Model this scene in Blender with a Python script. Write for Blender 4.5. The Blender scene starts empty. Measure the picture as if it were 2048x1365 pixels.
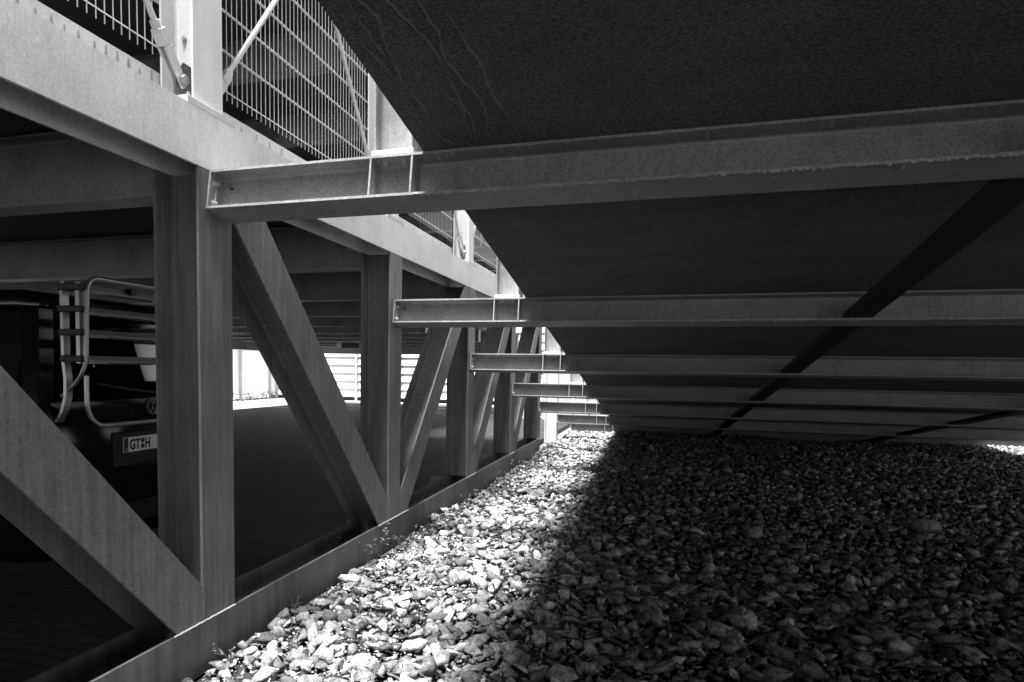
import bpy, bmesh, math, random
import numpy as np
from mathutils import Vector, Matrix
random.seed(7); rng = np.random.default_rng(7)
S = bpy.context.scene
rad = math.radians

# ------------------------------------------------------------------ camera
ZC = 1.60                                   # eye height above the paving
f_, yaw, pitch, roll = 1320.3531, rad(17.0288), rad(-4.1052), rad(.8862)
PX, PY = 912.8625, 833.7562
fw = Vector((-math.sin(yaw)*math.cos(pitch), math.cos(yaw)*math.cos(pitch), math.sin(pitch)))
rt = Vector((math.cos(yaw), math.sin(yaw), 0)); up = rt.cross(fw)
rt2 = rt*math.cos(roll) + up*math.sin(roll); up2 = up*math.cos(roll) - rt*math.sin(roll)
cd = bpy.data.cameras.new('camera'); cam = bpy.data.objects.new('camera', cd); S.collection.objects.link(cam)
M3 = Matrix((rt2, up2, -fw)).transposed()
cam.matrix_world = Matrix.Translation((0, 0, ZC)) @ M3.to_4x4()
cd.sensor_width = 36; cd.sensor_fit = 'HORIZONTAL'; cd.lens = f_/2048*36
cd.shift_x = (1024-PX)/2048; cd.shift_y = (PY-682.5)/2048
cd.clip_start = .05; cd.clip_end = 2000
S.camera = cam

# ------------------------------------------------------------------ light
SUN_EL, SUN_AZ = rad(75), rad(186)          # almost overhead, slightly behind the camera
W = bpy.data.worlds.new('World'); S.world = W; W.use_nodes = True
nt = W.node_tree; bg = nt.nodes['Background']
sky = nt.nodes.new('ShaderNodeTexSky'); sky.sky_type = 'NISHITA'; sky.sun_disc = False
sky.sun_elevation = SUN_EL; sky.sun_rotation = SUN_AZ; sky.dust_density = 3; sky.air_density = 1.0
bw = nt.nodes.new('ShaderNodeRGBToBW')
nt.links.new(sky.outputs[0], bw.inputs[0]); nt.links.new(bw.outputs[0], bg.inputs[0])
bg.inputs[1].default_value = .075
sd = bpy.data.lights.new('sun', 'SUN'); sd.energy = 5.0; sd.angle = rad(14); sd.color = (1, 1, 1)
sun = bpy.data.objects.new('sun', sd); S.collection.objects.link(sun)
sdir = Vector((math.sin(SUN_AZ)*math.cos(SUN_EL), math.cos(SUN_AZ)*math.cos(SUN_EL), math.sin(SUN_EL)))
sun.rotation_euler = sdir.to_track_quat('Z', 'Y').to_euler()
S.view_settings.view_transform = 'Standard'; S.view_settings.look = 'None'
S.view_settings.exposure = 1.85; S.view_settings.gamma = 1; S.view_settings.use_curve_mapping = False
S.render.engine = 'CYCLES'
S.cycles.max_bounces = 6; S.cycles.diffuse_bounces = 1

# ------------------------------------------------------------------ materials
def mat(name, base, rough=.55, var=.25, vscale=3., fine=.2, fscale=260., streak=0., sscale=30.,
        bump=.15, bscale=180., metal=0., attr=None, spec=.5, blotch=0., stretch=(1, 1, 1), rvar=0.):
    m = bpy.data.materials.new(name); m.use_nodes = True; t = m.node_tree; N = t.nodes; L = t.links
    b = N['Principled BSDF']
    co = N.new('ShaderNodeTexCoord')
    mp = N.new('ShaderNodeMapping'); mp.inputs['Scale'].default_value = stretch; L.new(co.outputs['Object'], mp.inputs[0])
    def noise(sc, det=4, src=None, ro=.6):
        n = N.new('ShaderNodeTexNoise'); n.inputs['Scale'].default_value = sc; n.inputs['Detail'].default_value = det
        n.inputs['Roughness'].default_value = ro; L.new((src or mp).outputs[0], n.inputs['Vector']); return n.outputs['Fac']
    def math_(op, a, c, clamp=False):
        n = N.new('ShaderNodeMath'); n.operation = op; n.use_clamp = clamp
        for k, v in enumerate((a, c)):
            if isinstance(v, (int, float)): n.inputs[k].default_value = v
            else: L.new(v, n.inputs[k])
        return n.outputs[0]
    def centred(o, amp):        # 1 + amp*(o-.5)*2
        return math_('ADD', math_('MULTIPLY', math_('SUBTRACT', o, .5), 2*amp*1.6), 1.)
    val = centred(noise(vscale), var)
    if fine: val = math_('MULTIPLY', val, centred(noise(fscale, 2), fine))
    if streak:
        ms = N.new('ShaderNodeMapping'); ms.inputs['Scale'].default_value = (1, 1, .06); L.new(co.outputs['Object'], ms.inputs[0])
        val = math_('MULTIPLY', val, centred(noise(sscale, 3, ms), streak))
    if blotch:
        n = noise(vscale*2.3, 5); r = N.new('ShaderNodeMapRange'); r.inputs[1].default_value = .52; r.inputs[2].default_value = .66
        r.inputs[3].default_value = 1; r.inputs[4].default_value = 1-blotch; L.new(n, r.inputs[0]); val = math_('MULTIPLY', val, r.outputs[0])
    if attr:
        a = N.new('ShaderNodeAttribute'); a.attribute_name = attr; val = math_('MULTIPLY', val, a.outputs['Fac'])
    val = math_('MULTIPLY', val, base)
    val = math_('MINIMUM', math_('MAXIMUM', val, .004), .9)
    cb = N.new('ShaderNodeCombineColor')
    for k in range(3): L.new(val, cb.inputs[k])
    L.new(cb.outputs[0], b.inputs['Base Color'])
    b.inputs['Metallic'].default_value = metal; b.inputs['Specular IOR Level'].default_value = spec
    if rvar: L.new(math_('MULTIPLY', centred(noise(vscale*1.7), rvar), rough), b.inputs['Roughness'])
    else: b.inputs['Roughness'].default_value = rough
    if bump:
        bn = N.new('ShaderNodeBump'); bn.inputs['Strength'].default_value = bump; bn.inputs['Distance'].default_value = .01
        L.new(noise(bscale, 5, None, .7), bn.inputs['Height']); L.new(bn.outputs[0], b.inputs['Normal'])
    return m
M = {}
M['steel'] = mat('painted_steel', .155, .5, .25, 2.8, .42, 120, streak=.38, sscale=36, bump=.12, rvar=.15, spec=.2)
M['chord'] = mat('skylit_steel', .74, .55, .16, 3.0, .24, 110, streak=.12, sscale=60, bump=.10)  # chord paler than the columns: its fuller skylight is put into the colour
M['beam'] = mat('beam_steel', .25, .5, .22, 3.5, .45, 110, streak=.12, sscale=30, bump=.15, blotch=.12, spec=.2)
M['galv'] = mat('galvanised_steel', .62, .42, .12, 12, .15, 300, bump=.08, metal=.15)
M['dirty'] = mat('stained_steel', .30, .55, .3, 6, .35, 110, streak=.75, sscale=14, bump=.1)
M['bolt'] = mat('bolt_steel', .45, .4, .1, 30, .1, 300, bump=.05, metal=.4)
M['wire'] = mat('galvanised_wire', .68, .45, .1, 20, .05, 200, bump=0)
M['ceil'] = mat('ceiling_beam_paint', .24, .55, .3, 1.6, .4, 90, streak=.1, bump=.12, blotch=.2, spec=.2)
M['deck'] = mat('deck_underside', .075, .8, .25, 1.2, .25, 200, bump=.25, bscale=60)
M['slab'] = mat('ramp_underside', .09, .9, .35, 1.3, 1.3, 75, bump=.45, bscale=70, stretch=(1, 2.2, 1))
M['lime'] = mat('lime_crust', .38, .9, .35, 25, .3, 300, bump=.6, bscale=220)
M['vein'] = mat('lime_vein', .15, .9, .35, 25, .3, 120, bump=.6, bscale=120)
M['beam_drip'] = mat('lime_drip', .42, .9, .35, 25, .3, 120, bump=.2)
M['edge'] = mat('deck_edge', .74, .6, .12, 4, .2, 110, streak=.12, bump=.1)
M['stain'] = mat('drip_stain', .38, .7, .2, 10, .15, 260, bump=.1)
M['stringer'] = mat('stringer_steel', .012, .6, .2, 3, .2, 260, bump=.1)
M['stone'] = mat('crushed_stone', .275, .8, .95, 24, .7, 110, bump=1.0, bscale=55, attr='tone', blotch=.25)
M['soil'] = mat('stone_dust', .035, .95, .4, 8, .4, 120, bump=.8, bscale=40)
M['ground'] = mat('ground', .22, .95, .3, .6, .3, 30, bump=.5, bscale=20)
M['pale'] = mat('pale_bounce', .45, .8, .15, 2, .1, 60, bump=0)  # for the added bounce strips before the fence and far wall
M['low'] = mat('dirty_chord_steel', .14, .55, .25, 3, .4, 120, streak=.45, sscale=16, bump=.12, spec=.2)
M['white'] = mat('white_cladding', .80, .6, .06, 2, .05, 60, bump=0)
M['joint'] = mat('dark_joint', .10, .8, .2, 3, .1, 60, bump=0)
M['panel'] = mat('pale_fence_panel', .48, .6, .12, 3, .1, 100, streak=.15, bump=0)
M['concrete'] = mat('concrete', .34, .85, .2, 8, .25, 120, bump=.5, bscale=60)
M['leaf'] = mat('leaf', .06, .6, .3, 20, .2, 100, bump=.1)
M['palel'] = mat('pale_leaf', .18, .5, .2, 20, .1, 100, bump=0)
M['dry'] = mat('dry_leaf', .12, .7, .3, 30, .2, 100, bump=.2)
M['litter'] = mat('leaf_litter', .30, .8, .3, 30, .3, 100, bump=.1, attr='tone')
M['van'] = mat('black_car_paint', .008, .12, .1, 2, 0, 1, bump=0, spec=.5)
M['rubber'] = mat('rubber', .012, .7, .1, 4, .1, 80, bump=.2)
M['plastic'] = mat('black_plastic', .012, .45, .1, 4, .1, 200, bump=.1)
M['seat'] = mat('seat_fabric', .02, .9, .1, 4, .2, 200, bump=.2)
M['alu'] = mat('aluminium_tube', .50, .3, .06, 8, .08, 200, bump=0, metal=.75)
M['chrome'] = mat('chrome', .8, .12, 0.01, 8, 0, 200, bump=0, metal=1)
M['plate'] = mat('number_plate_white', .88, .4, .05, 8, .08, 200, bump=0)
M['plateb'] = mat('number_plate_band', .03, .4, .05, 8, 0, 200, bump=0)
M['ink'] = mat('black_print', .01, .5, .05, 8, 0, 200, bump=0)
M['lamp'] = mat('tail_lamp', .10, .15, .05, 8, 0, 200, bump=0)
g = bpy.data.materials.new('window_glass'); g.use_nodes = True
gt = g.node_tree; gb = gt.nodes['Principled BSDF']; go = gt.nodes['Material Output']
gb.inputs['Base Color'].default_value = (.02, .02, .02, 1); gb.inputs['Roughness'].default_value = .03
tr = gt.nodes.new('ShaderNodeBsdfTransparent'); tr.inputs[0].default_value = (.55, .55, .55, 1)
mx = gt.nodes.new('ShaderNodeMixShader'); fr = gt.nodes.new('ShaderNodeFresnel'); fr.inputs[0].default_value = 1.45
gt.links.new(fr.outputs[0], mx.inputs[0]); gt.links.new(tr.outputs[0], mx.inputs[1]); gt.links.new(gb.outputs[0], mx.inputs[2])
gt.links.new(mx.outputs[0], go.inputs[0]); M['glass'] = g
# block paving (pattern far below ten pixels)
pv = bpy.data.materials.new('block_paving'); pv.use_nodes = True
t = pv.node_tree; b = t.nodes['Principled BSDF']
tc = t.nodes.new('ShaderNodeTexCoord'); br = t.nodes.new('ShaderNodeTexBrick'); br.inputs['Scale'].default_value = 2.5
br.inputs['Color1'].default_value = (.07, .07, .07, 1); br.inputs['Color2'].default_value = (.10, .10, .10, 1); br.inputs['Mortar'].default_value = (.05, .05, .05, 1)
br.inputs['Mortar Size'].default_value = .03
nn = t.nodes.new('ShaderNodeTexNoise'); nn.inputs['Scale'].default_value = 1.2; nn.inputs['Detail'].default_value = 6
ml = t.nodes.new('ShaderNodeMix'); ml.data_type = 'RGBA'; ml.blend_type = 'MULTIPLY'; ml.inputs[0].default_value = .8
bp = t.nodes.new('ShaderNodeBump'); bp.inputs['Strength'].default_value = 1.0; bp.inputs['Distance'].default_value = .03
t.links.new(tc.outputs['Object'], br.inputs[0]); t.links.new(tc.outputs['Object'], nn.inputs['Vector'])
t.links.new(br.outputs[0], ml.inputs[6]); t.links.new(nn.outputs['Fac'], ml.inputs[7])
t.links.new(ml.outputs[2], b.inputs['Base Color']); n2 = t.nodes.new('ShaderNodeTexNoise'); n2.inputs['Scale'].default_value = 14; n2.inputs['Detail'].default_value = 8
t.links.new(tc.outputs['Object'], n2.inputs['Vector']); ad = t.nodes.new('ShaderNodeMath'); ad.operation = 'MULTIPLY_ADD'; ad.inputs[1].default_value = -.35
t.links.new(n2.outputs['Fac'], ad.inputs[0]); t.links.new(br.outputs['Fac'], ad.inputs[2]); t.links.new(ad.outputs[0], bp.inputs['Height']); bp.invert = True
t.links.new(bp.outputs[0], b.inputs['Normal']); b.inputs['Roughness'].default_value = .62; b.inputs['Specular IOR Level'].default_value = .10
M['paving'] = pv

# ------------------------------------------------------------------ mesh helpers
class MB:
    def __init__(s): s.v = []; s.f = []
    def add(s, vs, fs):
        o = len(s.v); s.v += [tuple(v) for v in vs]; s.f += [tuple(i+o for i in f) for f in fs]; return s
    def box(s, x0, x1, y0, y1, z0, z1, T=None):
        vs = [Vector((x, y, z)) for z in (z0, z1) for y in (y0, y1) for x in (x0, x1)]
        if T is not None: vs = [T @ v for v in vs]
        return s.add(vs, [(0, 2, 3, 1), (4, 5, 7, 6), (0, 1, 5, 4), (2, 6, 7, 3), (0, 4, 6, 2), (1, 3, 7, 5)])
    def extr(s, prof, O, U, V, L, cap=True):
        """closed profile [(u,v)] at O in axes U,V extruded by vector L"""
        O, U, V, L = map(Vector, (O, U, V, L)); n = len(prof)
        a = [O+U*p[0]+V*p[1] for p in prof]; bb = [p+L for p in a]
        flip = U.cross(V).dot(L) < 0
        fs = [(i, (i+1) % n, n+(i+1) % n, n+i) for i in range(n)]
        if cap: fs += [tuple(range(n-1, -1, -1)), tuple(range(n, 2*n))]
        if flip: fs = [tuple(reversed(f)) for f in fs]
        return s.add(a+bb, fs)
    def hsec(s, P0, P1, Dv, Wv, h, w, tf, tw, r=.018):
        """rolled H section from P0 to P1, flanges normal to Dv, flange width along Wv; P0,P1 on the section axis"""
        H, w2, t2 = h/2, w/2, tw/2
        q = [(w2, H), (w2, H-tf), (t2+r, H-tf), (t2+r*.3, H-tf-r*.3), (t2, H-tf-r)]
        pr = q + [(x, -y) for x, y in reversed(q)] + [(-x, -y) for x, y in q] + [(-x, y) for x, y in reversed(q)]
        P0, P1 = Vector(P0), Vector(P1)
        # caps of a concave profile are built from three boxes' faces
        n = len(pr); U, V, L = Vector(Wv), Vector(Dv), P1-P0
        a = [P0+U*p[0]+V*p[1] for p in pr]; bb = [p+L for p in a]; o = len(s.v)
        fs = [(i, (i+1) % n, n+(i+1) % n, n+i) for i in range(n)]
        # indices: 0..4 right top, 5..9 right bottom, 10..14 left bottom, 15..19 left top
        cap = [(0, 1, 2, 17, 18, 19), (2, 3, 4, 15, 16, 17), (4, 5, 14, 15), (5, 6, 7, 12, 13, 14), (7, 8, 9, 10, 11, 12)]
        fs += [tuple(reversed(c)) for c in cap] + [tuple(i+n for i in c) for c in cap]
        if U.cross(V).dot(L) > 0: pass
        else: fs = [tuple(reversed(f)) for f in fs]
        # profile runs clockwise seen along +L when U x V = L, so flip once
        fs = [tuple(reversed(f)) for f in fs]
        return s.add(a+bb, fs)
    def cyl(s, P0, P1, r, n=10, r1=None, cap=True):
        P0, P1 = Vector(P0), Vector(P1); L = (P1-P0).normalized()
        U = L.orthogonal().normalized(); V = L.cross(U); r1 = r if r1 is None else r1
        a = [P0+(U*math.cos(2*math.pi*i/n)+V*math.sin(2*math.pi*i/n))*r for i in range(n)]
        bb = [P1+(U*math.cos(2*math.pi*i/n)+V*math.sin(2*math.pi*i/n))*r1 for i in range(n)]
        fs = [(i, (i+1) % n, n+(i+1) % n, n+i) for i in range(n)]
        if cap: fs += [tuple(range(n-1, -1, -1)), tuple(range(n, 2*n))]
        return s.add(a+bb, fs)
    def tube(s, pts, r, n=8):
        pts = [Vector(p) for p in pts]; rings = []; Uprev = None
        rr = r if isinstance(r, (list, tuple)) else [r]*len(pts)
        for i, p in enumerate(pts):
            d = (pts[min(i+1, len(pts)-1)]-pts[max(i-1, 0)]).normalized()
            U = d.orthogonal().normalized() if Uprev is None else (Uprev-d*Uprev.dot(d)).normalized()
            Uprev = U; V = d.cross(U)
            rings.append([p+(U*math.cos(2*math.pi*k/n)+V*math.sin(2*math.pi*k/n))*rr[i] for k in range(n)])
        vs = [v for r_ in rings for v in r_]; fs = []
        for i in range(len(pts)-1):
            for k in range(n): fs.append((i*n+k, i*n+(k+1) % n, (i+1)*n+(k+1) % n, (i+1)*n+k))
        fs += [tuple(range(n-1, -1, -1)), tuple((len(pts)-1)*n+k for k in range(n))]
        return s.add(vs, fs)
    def build(s, name, m, parent=None, smooth=False, bevel=0, cuts=None):
        me = bpy.data.meshes.new(name); me.from_pydata(s.v, [], s.f); me.materials.append(M[m] if isinstance(m, str) else m)
        if cuts or bevel:
            bm = bmesh.new(); bm.from_mesh(me)
            for co, no in (cuts or []):       # keep the side that 'no' points to
                r = bmesh.ops.bisect_plane(bm, geom=bm.verts[:]+bm.edges[:]+bm.faces[:], plane_co=co, plane_no=no, clear_inner=True)
                ed = [e for e in r['geom_cut'] if isinstance(e, bmesh.types.BMEdge)]
                if ed: bmesh.ops.triangle_fill(bm, use_beauty=True, edges=ed)
            if bevel:
                bmesh.ops.remove_doubles(bm, verts=bm.verts[:], dist=1e-5)
                eds = [e for e in bm.edges if len(e.link_faces) == 2 and e.calc_face_angle(0) > .6]
                bmesh.ops.bevel(bm, geom=eds, offset=bevel, segments=1, affect='EDGES', clamp_overlap=True)
            bmesh.ops.recalc_face_normals(bm, faces=bm.faces[:]); bm.to_mesh(me); bm.free()
        if smooth:
            for p in me.polygons: p.use_smooth = True
            try: me.set_sharp_from_angle(angle=rad(40))
            except Exception: pass
        o = bpy.data.objects.new(name, me); S.collection.objects.link(o)
        if parent is not None: o.parent = parent
        return o
def tag(o, label=None, cat=None, group=None, kind=None):
    if label: o['label'] = label
    if cat: o['category'] = cat
    if group: o['group'] = group
    if kind: o['kind'] = kind
    return o
def thing(name, loc, label, cat, group=None, rz=0):
    o = bpy.data.objects.new(name, None); S.collection.objects.link(o); o.location = loc; o.rotation_euler = (0, 0, rz)
    o.empty_display_size = .2
    return tag(o, label, cat, group, 'thing')
def dup(root, loc, label, rot=None):
    def cp(o, par):
        c = o.copy(); S.collection.objects.link(c)
        if par is not None: c.parent = par
        for ch in kids[o]: cp(ch, c)
        return c
    kids = {}
    def walk(o):
        kids[o] = list(o.children)
        for c in o.children: walk(c)
    walk(root)
    r = cp(root, None); r.location = loc; r['label'] = label
    if rot is not None: r.rotation_euler = rot
    return r
def hexbolt(mb, P, axis, r=.014, h=.012, washer=True, shank=0.):
    P = Vector(P); A = Vector(axis).normalized()
    if washer: mb.cyl(P, P+A*.003, r*1.45, 14); P = P+A*.003
    mb.cyl(P, P+A*h, r, 6)
    if shank: mb.cyl(P+A*h, P+A*(h+shank), r*.6, 8)
    return mb

# ------------------------------------------------------------------ constants measured from the photograph (z relative to the eye)
A = 2.2673; BAY = 2.5; YB = 3.0689; YCOL = YB-.0553
HB, HT, DT = -1.3559+ZC, 1.0096+ZC, .2839; H1 = .9929+ZC
SL = rad(9.1866); BD, BW = .2056, .2101; X1, X2, XS = -1.3554, -1.1449, -1.0915; CD, CW = .2805, .2703
D = Vector((0, math.cos(SL), -math.sin(SL))); N = Vector((0, math.sin(SL), math.cos(SL)))
XR = 8.37
def beam_origin(i): return Vector((0, YB, H1)) + D*(BAY*(i-1)/math.cos(SL))
def col_y(i): return YCOL+BAY*(i-1)
def ramp_z(y): return H1-(y-YB)*math.tan(SL)

# ------------------------------------------------------------------ ground
def grid(name, x0, x1, y0, y1, nx, ny, zf, m):
    mb = MB(); vs = []; fs = []
    for j in range(ny+1):
        for i in range(nx+1):
            x = x0+(x1-x0)*i/nx; y = y0+(y1-y0)*j/ny; vs.append((x, y, zf(x, y)))
    for j in range(ny):
        for i in range(nx):
            a = j*(nx+1)+i; fs.append((a, a+1, a+nx+2, a+nx+1))
    return mb.add(vs, fs).build(name, m)
tag(grid('ground', -400, 400, -400, 400, 8, 8, lambda x, y: -.12, 'ground'), kind='structure')
tag(MB().box(-19.2, -2.57, -14, 30.5, -.1, .0).build('paving', 'paving'), kind='structure')
def gz(x, y): return .0 + .025*math.sin(x*1.1+.6)*math.sin(y*.7+1) + .02*math.sin(y*1.9+x*2.3)
tag(grid('gravel_bed', -2.24, 12, -4, 21.5, 60, 110, lambda x, y: gz(x, y)-.035, 'soil'), kind='structure')
tag(MB().box(-14.7, -3.2, 25.2, 25.3, .002, .006).box(-14.7, -3.2, 22.6, 22.68, .002, .006).build('painted_line', 'white'), kind='structure')

tag(MB().box(-18.38, -14.75, 4, 28.9, .003, .012).box(-14.749, -3.4, 26.5, 28.9, .003, .012).build('bounce_strip', 'pale'), kind='structure')  # added pale strips bouncing light onto the fence; sunlit floor put into colour
# ------------------------------------------------------------------ crushed stone
def hull(npts, flat):
    bm = bmesh.new()
    for _ in range(npts):
        v = Vector(rng.normal(size=3)).normalized(); v *= rng.uniform(.82, 1.05)
        bm.verts.new((v.x*rng.uniform(.9, 1.05), v.y*.72, v.z*flat))
    r = bmesh.ops.convex_hull(bm, input=bm.verts[:])
    bmesh.ops.delete(bm, geom=[v for v in bm.verts if not v.link_faces], context='VERTS')
    bmesh.ops.triangulate(bm, faces=bm.faces[:]); bmesh.ops.recalc_face_normals(bm, faces=bm.faces[:])
    bm.verts.index_update()
    V = np.array([v.co[:] for v in bm.verts]); F = np.array([[v.index for v in f.verts] for f in bm.faces]); bm.free()
    return V, F
big = [hull(9+k % 6, .28+.07*(k % 6)) for k in range(24)]
small = [hull(8, .6) for k in range(8)]
def rugged(npts, flat):
    V, F = hull(npts, flat); bm = bmesh.new(); vs = [bm.verts.new(v) for v in V]
    for f in F: bm.faces.new([vs[i] for i in f])
    bmesh.ops.subdivide_edges(bm, edges=bm.edges[:], cuts=1, use_grid_fill=True)
    bmesh.ops.triangulate(bm, faces=bm.faces[:])
    for v in bm.verts: v.co *= 1+rng.normal(0, .075); 
    bm.verts.index_update(); V = np.array([v.co[:] for v in bm.verts]); F = np.array([[v.index for v in f.verts] for f in bm.faces]); bm.free()
    return V, F
craggy = [rugged(8+k % 6, .26+.06*(k % 6)) for k in range(24)]
def scatter(cell, x0, x1, y0, y1, smin, smax, variants, lift, keep):
    vs, fs, tn = [], [], []; off = 0
    nx, ny = int((x1-x0)/cell), int((y1-y0)/cell)
    for j in range(ny):
        for i in range(nx):
            x = x0+(i+rng.random())*cell; y = y0+(j+rng.random())*cell
            if not keep(x, y): continue
            V, F = variants[rng.integers(len(variants))]
            s = smin+(smax-smin)*rng.random()**2.6
            a = rng.uniform(0, 6.283); tx, ty = rng.normal(0, .42, 2)
            ca, sa = math.cos(a), math.sin(a)
            R = np.array([[ca, -sa, 0], [sa, ca, 0], [0, 0, 1]]) @ np.array([[1, 0, 0], [0, math.cos(tx), -math.sin(tx)], [0, math.sin(tx), math.cos(tx)]]) @ np.array([[math.cos(ty), 0, math.sin(ty)], [0, 1, 0], [-math.sin(ty), 0, math.cos(ty)]])
            P = (V*s*np.array([1, rng.uniform(.75, 1.2), rng.uniform(.75, 1.15)])) @ R.T
            P += np.array([x, y, gz(x, y)+lift+s*rng.uniform(-.1, .35)])
            vs.append(P); fs.append(F+off); off += len(V)
            tn.append(np.full(len(V), np.clip(math.exp(rng.normal(-.08, .55)), .18, 2.4)))
    return np.concatenate(vs), np.concatenate(fs), np.concatenate(tn)
def view_keep(x, y):
    if x < -2.20: return False
    if y > 18.6 and x < 7.2: return False
    # only ground the photograph could plausibly show (with a margin)
    return y > -.2 + .2*abs(x) - .3 and x < 1.9 + y*.62
parts = [scatter(.060, -2.25, 8.0, .4, 5.6, .026, .105, craggy, 0, view_keep),
         scatter(.070, -2.25, 8.0, 5.6, 7.0, .030, .095, big, 0, view_keep),
         scatter(.036, -2.25, 6.0, .8, 6.0, .010, .022, small, -.005, view_keep),
         scatter(.082, -2.25, 12.0, 7.0, 21.0, .036, .085, big, 0, view_keep),
         scatter(.5, -2.1, 8.0, 1.5, 14.0, .085, .13, big, 0, view_keep)]
V = []; F = []; T = []; off = 0
for v, f2, t2 in parts: V.append(v); F.append(f2+off); T.append(t2); off += len(v)
V = np.concatenate(V); F = np.concatenate(F); T = np.concatenate(T)
def tri_mesh(name, V, F, T, m):
    me = bpy.data.meshes.new(name)
    me.vertices.add(len(V)); me.vertices.foreach_set('co', V.astype(np.float32).ravel())
    me.loops.add(len(F)*3); me.loops.foreach_set('vertex_index', F.astype(np.int32).ravel())
    me.polygons.add(len(F)); me.polygons.foreach_set('loop_start', np.arange(0, len(F)*3, 3, dtype=np.int32))
    me.update(calc_edges=True)
    a = me.attributes.new('tone', 'FLOAT', 'POINT'); a.data.foreach_set('value', T.astype(np.float32))
    me.materials.append(M[m]); o = bpy.data.objects.new(name, me); S.collection.objects.link(o); return o
tag(tri_mesh('gravel_stones', V, F, T, 'stone'), 'loose pale crushed stone covering the ground under the ramp', 'gravel', kind='stuff')
print('stone tris', len(F))

# ------------------------------------------------------------------ the truss on the left
truss = thing('steel_truss', (-A-CD/2, YCOL, 0), 'long grey steel truss of upright and diagonal H columns standing beside the gravel', 'truss')
def tp(mb, name, m='steel', **k):           # world-space part under the truss
    o = mb.build(name, m, truss, **k); o.matrix_parent_inverse = Matrix.Translation((A+CD/2, -YCOL, 0)); return o
XM = -A-CD/2; TF, TW = .0155, .0095
Y0T, Y1T = YCOL-3*BAY, col_y(5)+CW/2
# top chord: web horizontal, flanges upright
tp(MB().hsec((XM, Y0T, HT+DT/2), (XM, Y1T, HT+DT/2), (1, 0, 0), (0, 0, 1), CD, DT, TF, TW), 'top_chord', 'chord')
YE = col_y(5)+CW/2+.01
tp(MB().hsec((XM, Y0T, HB-DT/2), (XM, YE, HB-DT/2), (1, 0, 0), (0, 0, 1), CD, DT, TF, TW), 'bottom_chord', 'low')
tp(MB().box(-A-CD, -A-.0, YE+.001, YE+.014, HB-DT, HB+.001), 'end_plate')
for i in range(-1, 7):
    y = col_y(i); zb = HB+.001 if i < 6 else -.1
    tp(MB().hsec((XM, y, zb), (XM, y, HT-.001), (1, 0, 0), (0, 1, 0), CD, CW, TF, TW), 'column', 'steel' if i < 6 else 'edge')  # sixth column paler: its open daylight is put into the colour
    if i < 6:
        lo = .36 if i in (0, 1, 2) else .0; hi = .36 if i in (2, 3, 4) else .0
        tp(MB().tube([(-A+.002, y-CW/2-lo*.62+k*(CW+(lo+hi)*.62)/24, HB+.001+.0015*math.sin(k*2.3)) for k in range(25)], .0045, 6), 'weld_bead', 'galv')
        if lo: tp(MB().tube([(-A+.001, y-CW/2, HB+k*.02) for k in range(11)], .0035, 5), 'weld_bead')
def diag(y_c, sgn, ylo, yhi):
    """diagonal meeting the foot of the column at y_c; sgn -1: rises towards the camera, +1: rises away"""
    zfoot = -1.506+ZC; sl = 1.066
    P = lambda s_: Vector((XM-.001, y_c+sgn*s_, zfoot+sl*s_))
    d = (P(1)-P(0)).normalized(); Wd = Vector((0, -d.z, d.y)) if sgn > 0 else Vector((0, d.z, -d.y))
    mb = MB().hsec(P(-.5), P(3.0), (1, 0, 0), Wd, CD-.004, CW, TF, TW)
    yc1 = y_c + sgn*CW/2; yc2 = y_c + sgn*(BAY-CW/2)
    cuts = [((0, 0, HB+.001), (0, 0, 1)), ((0, 0, HT-.001), (0, 0, -1)), ((0, yc1+sgn*.001, 0), (0, sgn, 0)), ((0, yc2-sgn*.001, 0), (0, -sgn, 0))]
    tp(mb, 'diagonal', cuts=cuts)
diag(col_y(0), -1, 0, 0); diag(col_y(1), -1, 0, 0); diag(col_y(2), -1, 0, 0)
diag(col_y(2), 1, 0, 0); diag(col_y(3), 1, 0, 0); diag(col_y(4), 1, 0, 0)
foot_lab = {2: 'rough concrete footing block behind the foot of the second column', 3: 'concrete footing block behind the third column foot', 4: 'pale concrete footing block beside the fourth column foot'}
for i in (2, 3, 4):
    y = col_y(i); mb = MB().box(-.11, .11, -.12, .12, 0, .20)
    o = mb.build('footing_block', 'concrete', bevel=.025); o.location = (-2.68, y+.20 if i == 2 else y+.02, 0); tag(o, foot_lab[i], 'footing', 'footing blocks at the truss columns')

# ------------------------------------------------------------------ ramp: slab, cross beams, stringers
def rtrans(i):  # local frame: x along beam, y along ramp (D), z normal; origin on the top surface
    m = Matrix((Vector((1, 0, 0)), D, N)).transposed().to_4x4(); m.translation = beam_origin(i); return m
slab = thing('ramp_slab', beam_origin(1), 'dark concrete ramp slab overhead, sloping down away from the camera', 'ramp')
slab.rotation_euler = (-SL, 0, 0)
SY0, SY1 = -2.72, 16.2
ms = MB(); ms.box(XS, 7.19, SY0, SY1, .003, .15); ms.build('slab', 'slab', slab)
ld = thing('landing_blocker', (3, -5, 3.04), 'unseen flat landing at the top of the ramp, added to block light behind the camera', 'deck')  # unseen slab, added and sized to cut the light from behind
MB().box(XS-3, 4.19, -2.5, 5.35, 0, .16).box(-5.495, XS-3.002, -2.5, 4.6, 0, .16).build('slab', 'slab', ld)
ms = None
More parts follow.
